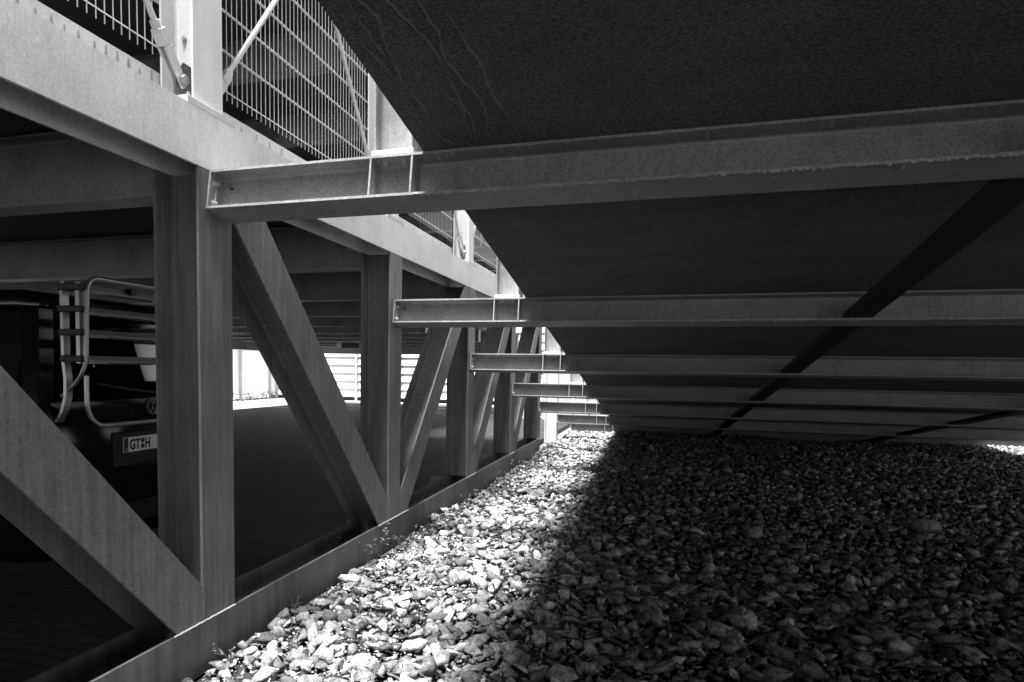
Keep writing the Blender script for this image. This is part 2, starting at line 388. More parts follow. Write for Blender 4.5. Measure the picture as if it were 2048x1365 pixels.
# lime veins under the slab edge
def ribbon(mb, pts, w, z0):
    pts = [Vector((p[0], p[1], z0)) for p in pts]; fine = []
    for a_, b_ in zip(pts, pts[1:]):
        n = max(2, int((b_-a_).length/.02))
        for k in range(n): fine.append(a_.lerp(b_, k/n))
    fine.append(pts[-1]); vs = []; fs = []; wob = 0
    for k, p in enumerate(fine):
        d = (fine[min(k+1, len(fine)-1)]-fine[max(k-1, 0)]).normalized(); s_ = Vector((-d.y, d.x, 0))
        wob = wob*.8+random.gauss(0, .0035); ww = w*random.uniform(.45, 1.3)*(.25+.75*math.sin(math.pi*min(1, (k+1)/len(fine)*1.02)))
        c = p+s_*wob
        vs += [c-s_*ww, c+Vector((0, 0, -.004-.3*ww)), c+s_*ww]
    for k in range(len(fine)-1):
        a_ = 3*k; fs += [(a_, a_+3, a_+4, a_+1), (a_+1, a_+4, a_+5, a_+2)]
    mb.add(vs, fs)
def on_slab(pts): return [(p[0], (p[1]-YB)/math.cos(SL)) for p in pts]
veins = [[(-.995, 1.95), (-1.003, 2.18), (-.977, 2.30), (-.985, 2.45), (-.96, 2.60), (-.986, 2.70), (-.99, 2.80), (-.93, 2.93)],
         [(-.90, 1.9), (-.86, 2.06), (-.845, 2.11), (-.80, 2.25), (-.79, 2.45), (-.80, 2.6), (-.785, 2.75), (-.82, 2.93)],
         [(-.97, 1.95), (-.93, 2.10), (-.95, 2.2), (-.97, 2.33)], [(-1.04, 2.2), (-1.0, 2.4), (-.98, 2.5)],
         [(-.78, 2.0), (-.77, 2.37), (-.73, 2.55), (-.72, 2.75), (-.75, 2.93)],
         [(-.70, 2.1), (-.66, 2.4), (-.65, 2.6), (-.62, 2.9)], [(-.84, 2.5), (-.82, 2.7), (-.84, 2.92)]]
mv = MB()
for v in veins: ribbon(mv, on_slab(v), .0065, .002)
for y0 in (3.6, 6.1):
    for k in range(4):
        x = -1.0+.13*k+random.uniform(-.03, .03); pts = []; y = y0-.3
        while y < y0+random.uniform(1.0, 1.75): pts.append((x, y)); x += random.uniform(-.02, .045); y += .16
        ribbon(mv, on_slab(pts), .0035, .002)
tag(mv.build('lime_vein', 'vein', slab), kind='stuff')

bo = ['first', 'second', 'third', 'fourth', 'fifth', 'sixth', 'seventh']
beam_lab = {-1: 'steel cross beam under the ramp behind the camera', 0: 'steel cross beam under the ramp just above the camera',
            1: 'nearest and largest steel cross beam, crossing the whole picture below the ramp slab',
            2: 'second steel cross beam from the camera, met by the dark stringer at mid height',
            3: 'third steel cross beam from the camera, bolted to the third truss column',
            4: 'fourth steel cross beam from the camera, with faint lit streaks on its right part',
            5: 'fifth steel cross beam from the camera, bolted to the last joined truss column',
            6: 'sixth steel cross beam from the camera, carried by the lone far column',
            7: 'farthest and lowest steel cross beam, half hidden by the gravel'}
def make_beam():
    r = thing('cross_beam', beam_origin(1), beam_lab[1], 'beam', 'steel cross beams carrying the ramp slab'); r.rotation_euler = (-SL, 0, 0)
    tf, tw = .0125, .008
    MB().hsec((-A+.0135, 0, -BD/2), (XR, 0, -BD/2), (0, 0, 1), (0, 1, 0), BD, BW, tf, tw, r=.012).build('beam_section', 'beam', r)
    MB().box(-A+.001, -A+.013, -BW/2-.001, BW/2+.001, -BD-.001, .001).build('end_plate', 'beam', r, bevel=.001)
    for x in (X1, X2):
        MB().box(x-.005, x+.005, -BW/2+.001, -tw/2, -BD+tf, -tf).build('stiffener', 'beam', r, bevel=.001)
        MB().box(x-.005, x+.005, tw/2, BW/2-.001, -BD+tf, -tf).build('stiffener', 'beam', r)
    MB().box(-A+.0135, -A+.022, -.06, -.05, -BD+.03, -.03).build('fin_plate', 'beam', r)
    for y, z in ((-.065, -.06), (-.065, -.165), (.065, -.06), (.065, -.165)):
        hexbolt(MB(), (-A+.013, y, z), (1, 0, 0), .013, .012, shank=.012).build('bolt', 'bolt', r)
    hexbolt(MB(), (-A+.075, -.005, -.065), (0, -1, 0), .008, .006, False).build('bolt', 'stringer', r)
    for x in (X1+.06, X2-.05):
        for y in (-.065, .065):
            hexbolt(MB(), (x, y, -tf), (0, 0, -1), .0135, .013, shank=.006).build('bolt', 'bolt', r)
    # lime crust hanging along the lower flange edge
    mb = MB(); n = 1500; vs = []; fs = []
    for k in range(n+1):
        x = X2+.02+(XR-.4-X2)*k/n; h = .010*random.random()**2.2+.001+(.016*random.random() if random.random() < .03 else 0)
        e = .0005+.004*random.random()**2; zt = -BD+tf*(.35+.65*random.random())
        vs += [(x, -BW/2-.0005, zt), (x, -BW/2-e, -BD+.002), (x, -BW/2+.004, -BD-h*.8)]
    for k in range(n): a_ = 3*k; fs += [(a_, a_+3, a_+4, a_+1), (a_+1, a_+4, a_+5, a_+2)]
    mb.add(vs, fs); tag(mb.build('lime_crust', 'lime', r), kind='stuff')
    mb = MB()
    for k in range(46):
        x = X2+.1+random.random()**1.3*5.5; w = random.uniform(.002, .006); sk = random.uniform(-.012, .012); y1_ = -BW/2+random.uniform(.02, .085)
        mb.add([(x-w, -BW/2+.001, -tf-.0008), (x+w, -BW/2+.001, -tf-.0008), (x+sk+w*.4, y1_, -tf-.0008), (x+sk-w*.4, y1_, -tf-.0008)], [(3, 2, 1, 0)])
    tag(mb.build('drip_stain', 'beam_drip', r), kind='stuff')
    return r
beam0 = make_beam()
for i in (0, 2, 3, 4, 5, 6, 7): dup(beam0, beam_origin(i), beam_lab[i])
# small tear-shaped deposit under the nearest flange
o = MB().tube([(0, 0, 0), (.004, .03, -.004), (0, .05, -.003)], [.003, .006, .002], 6).build('lime_deposit', 'lime'); 
o.location = Vector((.86, 0, 0))+beam_origin(1)-N*(BD+.001)-D*.08; tag(o, 'small pale mineral drip under the lower flange of the nearest cross beam', 'deposit')
for k, (xc, lab) in enumerate(((1.36, 'black steel stringer running down the ramp underside from the upper right'), (4.76, 'second black stringer, far right, low under the farthest ramp beams'))):
    r = thing('stringer', beam_origin(1)+Vector((xc, 0, 0)), lab, 'beam', 'stringers running down under the ramp'); r.rotation_euler = (-SL, 0, 0)
    st = BAY/math.cos(SL)
    for i in range(0, 7):
        y0 = st*(i-1)+.006; mb = MB().box(-.082, .082, y0, y0+st-.012, -.192, -.140)
        mb.build('segment', 'stringer', r)

# posts bolted on the cross beams
post_lab = ['nearest ramp railing post, stained, standing on the first cross beam', 'ramp railing post standing on the second cross beam', 'ramp railing post standing on the third cross beam',
            'small ramp railing post on the fourth cross beam', 'tiny ramp railing post on the fifth cross beam', 'tiny ramp railing post on the sixth cross beam']
def make_post():
    r = thing('railing_post', beam_origin(1)+Vector(((X1+X2)/2, 0, .0)), post_lab[0], 'post', 'railing posts standing on the cross beams')
    MB().box(-.107, .107, -.10, .10, .002, .027, T=Matrix.Rotation(-SL, 4, 'X')).build('base_plate', 'galv', r, bevel=.002)
    MB().hsec((0, .0, .012), (0, .0, 1.6), (1, 0, 0), (0, 1, 0), .196, .17, .010, .0065, r=.014).build('post_section', 'dirty', r)
    for x in (-.05, .055):
        for y in (-.06, .06): hexbolt(MB(), (x, y, .026-y*math.tan(SL)), (0, 0, 1), .012, .011, shank=.008).build('bolt', 'bolt', r)
    return r
post0 = make_post()
for i in range(2, 7): dup(post0, beam_origin(i)+Vector(((X1+X2)/2, 0, 0)), post_lab[i-1])

# ------------------------------------------------------------------ storey posts, rods and mesh on the top chord
ZT = HT+DT
PW, PD = .232, .20; XPo = -2.29; XPm = XPo-PD/2; XMESH = -2.50
pl = {0: 'storey post on the top chord left of the picture edge', 1: 'bright storey post at the top left with a tension rod pinned to it',
      2: 'storey post on the chord behind the nearest ramp post', 3: 'storey post on the chord seen in the gap below the nearest cross beam', 4: 'storey post on the chord above the fourth truss column',
      5: 'storey post on the chord above the fifth truss column', 6: 'storey post on the chord above the lone far column'}
def make_spost():
    r = thing('storey_post', (XPm, col_y(1)-.018, ZT), pl[1], 'post', 'storey posts standing on the top chord')
    MB().box(-.115, .124, -.19, .19, .001, .036).build('base_plate', 'galv', r, bevel=.002)
    MB().hsec((0, 0, .037), (0, 0, 2.9), (1, 0, 0), (0, 1, 0), PD, PW, .011, .007, r=.014).build('post_section', 'edge', r)
    for sg in (-1, 1):
        MB().extr([(0, 0), (sg*.15, 0), (sg*.15, .12), (sg*.09, .20), (0, .20)], (.012, sg*.004, .0365), (0, 1, 0), (0, 0, 1), (.012, 0, 0)).build('gusset', 'steel', r)
        hexbolt(MB(), (.100, sg*.155, .036), (0, 0, 1), .012, .012, shank=.01).build('bolt', 'bolt', r)
        hexbolt(MB(), (-.06, sg*.16, .036), (0, 0, 1), .012, .012, shank=.01).build('bolt', 'bolt', r)
    hexbolt(MB(), (-.04, -.004, .40), (0, -1, 0), .011, .008).build('bolt', 'bolt', r)
    return r
sp = make_spost()
for i in (0, 2, 3, 4, 5): dup(sp, (XPm, col_y(i)-.018, ZT), pl[i])
# tension rods with fork ends, two crossing in each bay
def make_rod(sg, lab):
    r = thing('tension_rod', (0, 0, 0), lab, 'rod', 'crossed tension rods between the storey posts')
    an = rad(53); d = Vector((0, sg*math.cos(an), math.sin(an)))
    Lr = 3.0; MB().cyl(d*.20, d*Lr, .0155, 12).build('rod', 'galv', r, smooth=True)
    MB().cyl(d*.235, d*.27, .026, 6).build('lock_nut', 'galv', r)
    mb = MB(); side = Vector((1, 0, 0)); T_ = Matrix((side, d.cross(side)*-1, d)).transposed().to_4x4()
    for x0, x1 in ((-.028, -.012), (.012, .028)):
        mb.box(x0, x1, -.027, .027, -.035, .16, T=T_)
    mb.box(-.028, .028, -.026, .026, .16, .237, T=T_)
    mb.build('fork', 'galv', r, bevel=.005)
    hexbolt(MB(), (.028, 0, 0), (1, 0, 0), .024, .018).build('pin', 'bolt', r)
    return r
XR_ = XPm+.018; 
rod_a = make_rod(-1, 'steel tension rod with fork end at the top left, pinned beside the bright post')
rod_b = make_rod(1, 'bright tension rod rising to the right across the wire mesh at the top')
names = {1: 'at the bright post', 2: 'behind the nearest ramp post', 3: 'in the gap below the nearest cross beam', 4: 'at the fourth storey post', 5: 'at the fifth storey post', 6: 'at the farthest storey post', 0: 'left of the picture edge'}
for i in range(0, 6):
    y = col_y(i)-.018
    la = (XR_, y-.125, ZT+.135); lb = (XR_, y+.125, ZT+.135)
    if i == 1: rod_a.location = la; rod_b.location = lb
    else:
        dup(rod_a, la, f'tension rod leaning towards the camera, pinned {names[i]}')
        if i < 5: dup(rod_b, lb, f'tension rod leaning away from the camera, pinned {names[i]}')
# wire mesh panels
mesh_lab = {0: 'wire mesh railing panel at the top left corner, left of the bright post', 1: 'large wire mesh railing panel between the bright post and the next post',
            2: 'wire mesh railing panel between the second and third storey posts, seen under the nearest beam', 3: 'wire mesh railing panel right of the storey post in the gap', 4: 'wire mesh railing panel between the fourth and fifth storey posts', 5: 'farthest wire mesh railing panel'}
def make_mesh():
    r = thing('mesh_panel', (XMESH, col_y(1), ZT), mesh_lab[1], 'railing', 'wire mesh railing panels between the storey posts')
    mv_ = MB(); mh = MB(); zb = 1.605+ZC-ZT; n = 0
    y = .125
    while y < BAY-.125:
        mv_.cyl((0, y, zb-.045), (0, y, zb+.2265*5+.03), .0029, 5); y += .05
    for k in range(6):
        z = zb+.2265*k
        for x in ((.006, -.006) if k else (.006,)): mh.cyl((x, .11, z), (x, BAY-.11, z), .0038, 6)
    mv_.build('vertical_wires', 'wire', r); mh.build('horizontal_wires', 'wire', r)
    return r
mp0 = make_mesh()
for i in (0, 2, 3, 4): dup(mp0, (XMESH, col_y(i), ZT), mesh_lab[i])

# ------------------------------------------------------------------ parking decks
def deck(name, ztop_beam, label, x0=-2.5, x1=-14.6, y0=-9.4, y1=26.4):
    r = thing(name, (x0, 0, ztop_beam), label, 'deck')
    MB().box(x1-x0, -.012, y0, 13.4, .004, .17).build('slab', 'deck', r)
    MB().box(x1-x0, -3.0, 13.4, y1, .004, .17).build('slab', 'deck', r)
    e = MB().box(-.011, 0, y0, 13.4, -.0, .19); e.build('edge_plate', 'edge', r)
    MB().box(x1-x0-.3, x1-x0, y0, y1, -.70, -.0).build('edge_beam', 'ceil', r)
    MB().box(x1-x0, -3.0, y1-.3, y1, -.70, -.0).build('edge_beam', 'ceil', r)
    for k in range(int((y1-y0)/BAY)+1):                   # joint battens over the beams
        y = YCOL+BAY*(k-5)
        if y0 < y-.14 and y+.14 < y1: MB().box(x1-x0, -.3 if y < 13.4 else -3.3, y-.14, y+.14, -.006, .002).build('joint_batten', 'deck', r)
    return r
dk = deck('lower_deck', 1.29+ZC+.005, 'lower parking deck over the van with a pale edge strip above the chord')
# dripped stains on the edge strip
mb = MB(); y = -1.0
while y < 14:
    w = random.uniform(.012, .024); h = random.uniform(.10, .17)
    t_ = .182-random.uniform(0, .03); mb.add([(.0015, y-w, .05), (.0015, y+w*random.uniform(.6, 1.2), .05), (.0015, y+w*.7, .05+(t_-.05)*.45), (.0015, y+.004, t_), (.0015, y-.003, t_), (.0015, y-w*random.uniform(.35, .8), .05+(t_-.05)*.5)], [(0, 1, 2, 3, 4, 5)]); y += random.uniform(.055, .09) if y < 3 else random.uniform(.1, .4)
tag(mb.build('drip_stain', 'stain', dk), kind='stuff')
deck('upper_deck', 4.36+ZC, 'upper parking deck slab seen dark through the wire mesh')
ord_ = ['first', 'second', 'third', 'fourth', 'fifth', 'sixth', 'seventh', 'eighth', 'ninth', 'tenth', 'eleventh']
def make_cbeam(h, w, name, lab, grp, zt):
    r = thing(name, (-2.56, YCOL, zt), lab, 'beam', grp)
    MB().hsec((0, 0, -h/2), (-11.7, 0, -h/2), (0, 0, 1), (0, 1, 0), h, w, .0127, .008, r=.018).build('beam_section', 'ceil', r)
    MB().box(.0005, .012, -.12, .12, -h-.01, .0).build('end_plate', 'ceil', r)
    for z in (-.08, -h+.08):
        for y in (-.05, .05): hexbolt(MB(), (-.0005, y, z), (-1, 0, 0), .012, .012).build('bolt', 'bolt', r)
    return r
def clab(i, lower):
    if lower:
        if i == 1: return 'ceiling beam at the left over the van, joining the nearest truss column'
        if i == 2: return 'ceiling beam at the left just above the bicycle rack'
        if i < 1: return 'lower deck ceiling beam outside the picture, ' + ('nearest the picture edge' if i == 0 else 'level with the camera' if i == -1 else 'behind the camera')
        return f'{ord_[i-1]} ceiling beam of the lower deck counted from the nearest truss column'
    return {3: 'upper deck beam seen higher through the wire mesh', 4: 'upper deck beam seen lower through the wire mesh'}.get(i, (f'{ord_[i-1]} beam of the upper deck, glimpsed through the mesh' if i > 0 else f'upper deck beam outside the picture, {"nearest the picture edge" if i == 0 else "above the camera" if i == -1 else "behind the camera"}'))
cb = make_cbeam(.39, .18, 'ceiling_beam', clab(1, True), 'beams under the lower parking deck', 1.275+ZC)
for i in list(range(-2, 1))+list(range(2, 6)): dup(cb, (-2.56, col_y(i), 1.275+ZC), clab(i, True))
for i in range(6, 11):
    q = dup(cb, (-5.56, col_y(i), 1.275+ZC), clab(i, True)); q.scale = (9/12, 1, 1)
ub = make_cbeam(.48, .2, 'upper_beam', clab(1, False), 'beams under the upper parking deck', 4.355+ZC)
for k in range(10):
    for s_ in (-1,):
        o = MB().box(-1.5-1.35*k, -1.47-1.35*k, -.085, -.004, -.45, -.02).build('web_stiffener', 'ceil', ub)
for i in list(range(-2, 1))+list(range(2, 6)): dup(ub, (-2.56, col_y(i), 4.355+ZC), clab(i, False))
for i in range(6, 11):
    q = dup(ub, (-5.56, col_y(i), 4.355+ZC), clab(i, False)); q.scale = (9/12, 1, 1)

# columns along the far long side of the deck
fc = thing('deck_column', (-14.4, col_y(1), 0), 'steel column on the far long side of the parking deck', 'column', 'columns on the far side of the parking deck')
MB().hsec((0, 0, 0), (0, 0, 2.48), (1, 0, 0), (0, 1, 0), .26, .26, .015, .01).build('column_section', 'steel', fc)
for i, w_ in ((-1, 'beside the camera'), (3, 'behind the van'), (5, 'beyond the van')): dup(fc, (-14.4, col_y(i), 0), f'steel deck column far to the left, {w_}')

# ------------------------------------------------------------------ what closes the far side
# louvre wall at the end of the paving
lw = thing('louvre_wall', (-10.5, 29.2, 0), 'bright white wall of broad horizontal boards at the far end of the parking floor', 'wall')
z = .18
while z < 3.6:
    MB().extr([(0, 0), (-.13, .03), (-.125, .0), (.0, -.02)] if False else [(-.05, 0), (-.055, .02), (.0, .381), (.03, .375)], (-8.4, 0, z), (0, 1, 0), (0, 0, 1), (15.5, 0, 0)).build('board', 'white', lw); z += .385
MB().box(-8.4, 7.1, .06, .12, 0, 3.7).build('backing', 'joint', lw)
for x in (-7.9, -3.5, -1.25, 2.6, 5.0): MB().box(x-.06, x+.06, -.14, -.06, 0, 3.6).build('post', 'panel', lw)
for k, (xa, xb) in enumerate(((-3.6, -1.6), (-1.6, -3.6))):
    o = MB().cyl((-11.0+ (xa+2.6), 28.6, .15), (-11.0+(xb+2.6), 28.6, 2.45), .018, 8).build('bracing_rod', 'steel')
    tag(o, ['thin bracing rod leaning left before the white boarded wall', 'thin bracing rod leaning right before the white boarded wall'][k], 'rod', 'thin crossed rods before the boarded wall')
# white fence along the left far side
fe = thing('white_fence', (-18.4, 20, 0), 'overexposed white fence with grey posts beyond the far left of the parking floor', 'fence')
MB().box(-.06, 0, -16, 9, .25, 3.2).build('fence_panel', 'white', fe)
for k in range(11): MB().box(.01, .09, -15.6+2.4*k, -15.5+2.4*k, 0, 3.25).build('fence_post', 'concrete', fe)
# low weeds along the fence foot
Vw, Fw = [], []; off = 0
def leaf_cloud(n, fx, sz):
    V_ = []; F_ = []
    for k in range(n):
        c = np.array(fx()); a_ = rng.normal(size=3); a_ /= np.linalg.norm(a_); b_ = np.cross(a_, rng.normal(size=3)); b_ /= np.linalg.norm(b_)
        s_ = sz*rng.uniform(.5, 1.3); o = len(V_)
        V_ += [c-a_*s_, c+b_*s_*.45, c+a_*s_, c-b_*s_*.45]; F_ += [(o, o+1, o+2), (o, o+2, o+3)]
    return np.array(V_), np.array(F_)
v, f2 = leaf_cloud(2600, lambda: (-18.1+rng.normal(0, .12), rng.uniform(12, 29), abs(rng.normal(0, .16))), .05)
tag(tri_mesh('fence_weeds', v, f2, np.full(len(v), .5), 'leaf'), 'ragged low weeds along the foot of the white fence', 'weeds', kind='stuff')
# pale vertical panels beyond the end of the truss
pf = thing('panel_fence', (-2.5, 21.5, 0), 'pale fence of upright panels beyond the far end of the truss', 'fence')
for k in range(9): MB().box(-2.2+.52*k, -1.74+.52*k, 0, .05, 0, 1.82).build('panel', 'panel', pf)
for z in (.35, 1.45): MB().box(-2.25, 2.5, .06, .10, z, z+.12).build('rail', 'joint', pf)
# small round lamp and dark box under the far ceiling
lp = thing('ceiling_lamp', (-9.0, 17.9, 2.25), 'small round white lamp beside a dark box hanging under the far ceiling', 'lamp')
MB().cyl((-.17, -.05, 0), (-.17, .0, 0), .09, 16).build('lamp_disc', 'white', lp)
MB().box(-.08, .5, -.04, .10, -.07, .07).build('housing', 'plastic', lp)

# ------------------------------------------------------------------ the van
van = thing('parked_van', (-3.8, 4.2, 0), 'black panel van parked rear first behind the truss, carrying a bicycle rack', 'van')
HWd = .95
def ring(x, hw, z0, z1, rr, tum=0.0, n=5):
    pts = []
    for cx_, cz_, a0 in ((hw-rr, z0+rr, -90), (hw-rr-tum, z1-rr, 0), (-hw+rr+tum, z1-rr, 90), (-hw+rr, z0+rr, 180)):
        for k in range(n+1):
            a_ = rad(a0+90*k/n); pts.append((x, cx_+rr*math.cos(a_), cz_+rr*math.sin(a_)))
    return pts
def loft(rings, cap=True):
    n = len(rings[0]); mb = MB(); fs = []
    for i in range(len(rings)-1):
        for k in range(n): fs.append((i*n+k, (i+1)*n+k, (i+1)*n+(k+1) % n, i*n+(k+1) % n))
    if cap: fs += [tuple(range(n)), tuple(reversed(range((len(rings)-1)*n, len(rings)*n)))]
    return mb.add([p for r_ in rings for p in r_], fs)
loft([ring(.0, .86, .34, 1.30, .10), ring(-.02, .91, .30, 1.34, .10), ring(-.08, .94, .27, 1.36, .10), ring(-.3, .95, .25, 1.45, .08), ring(-3.6, .95, .25, 1.42, .08), ring(-4.2, .93, .25, 1.22, .10), ring(-4.7, .86, .3, 1.0, .12), ring(-4.82, .74, .38, .85, .14)]).build('lower_body', 'van', van, smooth=True)
loft([ring(-.10, .72, 1.95, 2.03, .035), ring(-.14, .80, 1.93, 2.06, .05), ring(-.30, .84, 1.93, 2.09, .06), ring(-2.6, .84, 1.93, 2.10, .06), ring(-3.2, .80, 1.93, 2.04, .05)]).build('roof', 'van', van, smooth=True)
def pillar(y0, x0, y1, x1, wy, wx, zt=1.97):  # from belt to roof
    mb = MB(); a_ = [(x0-wx, y0-wy, 1.30), (x0+wx, y0-wy, 1.30), (x0+wx, y0+wy, 1.30), (x0-wx, y0+wy, 1.30)]
    b_ = [(x1-wx, y1-wy, zt), (x1+wx, y1-wy, zt), (x1+wx, y1+wy, zt), (x1-wx, y1+wy, zt)]
    return mb.add(a_+b_, [(0, 1, 5, 4), (1, 2, 6, 5), (2, 3, 7, 6), (3, 0, 4, 7), (3, 2, 1, 0), (4, 5, 6, 7)])
for s_ in (-1, 1):
    pillar(s_*.86, -.10, s_*.79, -.17, .065, .075).build('rear_pillar', 'van', van, bevel=.012)
    pillar(s_*.925, -1.5, s_*.83, -1.5, .02, .05).build('side_pillar', 'van', van)
    pillar(s_*.925, -2.7, s_*.83, -2.7, .02, .06).build('side_pillar', 'van', van)
    pillar(s_*.88, -3.75, s_*.76, -3.1, .03, .05).build('front_pillar', 'van', van)
def pane(name, q, m='glass'): return MB().add(q, [(0, 1, 2, 3)]).build(name, m, van)
pane('rear_window', [(-.045, -.80, 1.37), (-.045, .80, 1.37), (-.11, .74, 1.95), (-.11, -.74, 1.95)])
for s_ in (-1, 1):
    for x0, x1 in ((-.2, -1.45), (-1.55, -2.64), (-2.76, -3.3)):
        pane('side_window', [(x0, s_*.935, 1.43), (x1, s_*.935, 1.43), (x1, s_*.845, 1.94), (x0, s_*.845, 1.94)])
pane('windscreen', [(-3.83, -.84, 1.30), (-3.83, .84, 1.30), (-3.2, .74, 1.95), (-3.2, -.74, 1.95)])
MB().box(-.03, .012, -.92, .92, .38, .56).box(.012, .05, -.88, .88, .40, .53).build('rear_bumper', 'plastic', van, bevel=.02)
MB().box(-.01, .018, -.36, .36, .84, 1.10).build('plate_recess', 'plastic', van, bevel=.008)
for s_ in (-1, 1):
    MB().box(-.06, .008, s_*.89-.05, s_*.89+.05, .78, 1.22).build('tail_light', 'lamp', van, bevel=.02)
    for x in (-.95, -3.85):
        w = MB(); w.cyl((x, s_*.93, .33), (x, s_*.72, .33), .33, 28); wh = w.build('wheel', 'rubber', van, bevel=.02)
        MB().cyl((x, s_*.935, .33), (x, s_*.93, .33), .20, 20).build('rim', 'alu', wh)
for y in (-.56, -.02, .53):      # rear bench and headrests
    MB().box(-.90, -.76, y-.265, y+.265, .9, 1.57).build('seat_back', 'seat', van, bevel=.05)
    MB().box(-.87, -.77, y-.17, y+.17, 1.69, 1.80).build('headrest', 'seat', van, bevel=.04)
for y in (-.42, .42):
    MB().box(-2.65, -2.5, y-.25, y+.25, .8, 1.50).build('seat_back', 'seat', van, bevel=.05)
    MB().box(-2.62, -2.52, y-.13, y+.13, 1.56, 1.74).build('headrest', 'seat', van, bevel=.04)
MB().tube([(.03, .05, 1.38), (.02, -.25, 1.42), (.02, -.5, 1.46)], .008, 6).build('wiper', 'plastic', van)
# number plate, local y 0 = van centre
PYc = .0; PZ = -.60+ZC
plt = MB().box(.018, .024, -.275, .245, PZ-.055-.0, PZ+.055).build('number_plate', 'plate', van)
MB().box(.0245, .0255, -.272, -.232, PZ-.052, PZ+.052).build('country_band', 'plateb', plt)
def text(s_, size, loc, m, par, name, bold=0.0, sx=1):
    c = bpy.data.curves.new('t', 'FONT'); c.body = s_; c.size = size; c.extrude = .0006; c.offset = bold
    o = bpy.data.objects.new('t', c); S.collection.objects.link(o)
    dg = bpy.context.evaluated_depsgraph_get(); me = bpy.data.meshes.new_from_object(o.evaluated_get(dg)); bpy.data.objects.remove(o)
    me.materials.clear(); me.materials.append(M[m])
    Rm = Matrix(((0, 0, 1), (sx, 0, 0), (0, 1, 0))).to_4x4()      # text x -> +Y, y -> +Z, facing +X
    me.transform(Matrix.Translation(loc) @ Rm); q = bpy.data.objects.new(name, me); S.collection.objects.link(q); q.parent = par; return q
text('GT', .108, (.0262, -.218, PZ-.038), 'ink', plt, 'plate_letters', .003, .72)
text('H', .108, (.0262, -.065, PZ-.038), 'ink', plt, 'plate_letters', .003, .72)
text('D', .026, (.0272, -.258, PZ-.042), 'plate', plt, 'country_letter', 0, .8)
for z in (.022, -.022): MB().cyl((.025, -.088, PZ+z), (.027, -.088, PZ+z), .0185, 18).build('seal', 'lamp', plt)
# round emblem: ring with two stacked chevrons
EZ = -.322+ZC; EY = .04
em = MB(); n = 32; R0, R1 = .066, .058
vs = []; fs = []
for k in range(n):
    c_, s_ = math.cos(2*math.pi*k/n), math.sin(2*math.pi*k/n)
    vs += [(.004, EY+R0*c_, EZ+R0*s_), (.012, EY+R0*c_, EZ+R0*s_), (.012, EY+R1*c_, EZ+R1*s_), (.004, EY+R1*c_, EZ+R1*s_)]
for k in range(n):
    a_, b_ = 4*k, 4*((k+1) % n); fs += [(a_+j, b_+j, b_+(j+1) % 4, a_+(j+1) % 4) for j in range(4)]
em.add(vs, fs)
def stroke(p, q, w=.0045): em.tube([(.009, EY+p[0], EZ+p[1]), (.009, EY+q[0], EZ+q[1])], w, 4)
for s_ in (-1, 1):
    stroke((s_*.023, .054), (0, .008)); stroke((0, -.002), (s_*.021, -.052)); stroke((s_*.021, -.052), (s_*.052, .026))
em.build('emblem', 'chrome', van)

# ------------------------------------------------------------------ bicycle rack on the tailgate
rk = thing('bicycle_rack', (-3.55, 4.2, 0), 'silver tubular bicycle rack with stacked rails mounted on the rear of the black van', 'bicycle rack')
def arc(cx_, cz_, r_, a0, a1, n=7): return [(cx_+r_*math.cos(rad(a0+(a1-a0)*k/n)), cz_+r_*math.sin(rad(a0+(a1-a0)*k/n))) for k in range(n+1)]
Yl = -.79; Yr = .66; top = .557+ZC; bot = -.415+ZC
# upper hoop (front), plane X = 0
def sx_(z): return 0.0
hoop = [(0, y_, z_) for y_, z_ in [(Yl-.02, 1.62)]+[(Yl-.02+.02*(z_-1.62)/.45, z_) for z_ in (1.8, 1.95, 2.05)]+arc(Yl+.09, top-.09, .09, 180, 90)+arc(Yr-.09, top-.09, .09, 90, 0)]
hoop += [(0, Yr, 2.0), (0, Yr, 1.62)]
low = [(-.03, Yl-.0, 1.60), (-.07, Yl-.0, 1.53), (-.14, Yl-.0, 1.47), (-.20, Yl, 1.43)]
MB().tube(hoop, .016, 10).build('hoop', 'alu', rk, smooth=True)
for s_ in (1, -1):
    yy = Yl-.02 if s_ == 1 else Yr
    MB().tube([(0, yy, 1.625), (-.012, yy, 1.58), (-.045, yy, 1.52), (-.09, yy, 1.47), (-.15, yy, 1.42), (-.21, yy, 1.38)], .0125, 10).build('bent_tube', 'alu', rk, smooth=True)
    # rear profile of the side frame
    pf_ = [(-.15, 2.13), (-.165, 2.08), (-.165, 1.62), (-.15, 1.50), (-.155, 1.38), (-.19, 1.28), (-.24, 1.21)]
    for a_, b_ in zip(pf_, pf_[1:]):
        mb = MB(); mb.add([(a_[0]-.012, yy-.025, a_[1]), (a_[0]+.012, yy-.025, a_[1]), (a_[0]+.012, yy+.025, a_[1]), (a_[0]-.012, yy+.025, a_[1]),
                           (b_[0]-.012, yy-.025, b_[1]), (b_[0]+.012, yy-.025, b_[1]), (b_[0]+.012, yy+.025, b_[1]), (b_[0]-.012, yy+.025, b_[1])],
                          [(0, 1, 2, 3), (7, 6, 5, 4), (0, 4, 5, 1), (1, 5, 6, 2), (2, 6, 7, 3), (3, 7, 4, 0)]); mb.build('frame_bar', 'alu', rk)
    MB().box(-.055, -.025, yy-.02, yy+.02, 1.60, 2.12).build('frame_bar', 'alu', rk)
    for z in (2.09, 1.95, 1.80, 1.63):
        MB().box(-.19, .0, yy-.032, yy+.032, z-.022, z+.022).build('clamp', 'plastic', rk, bevel=.006)
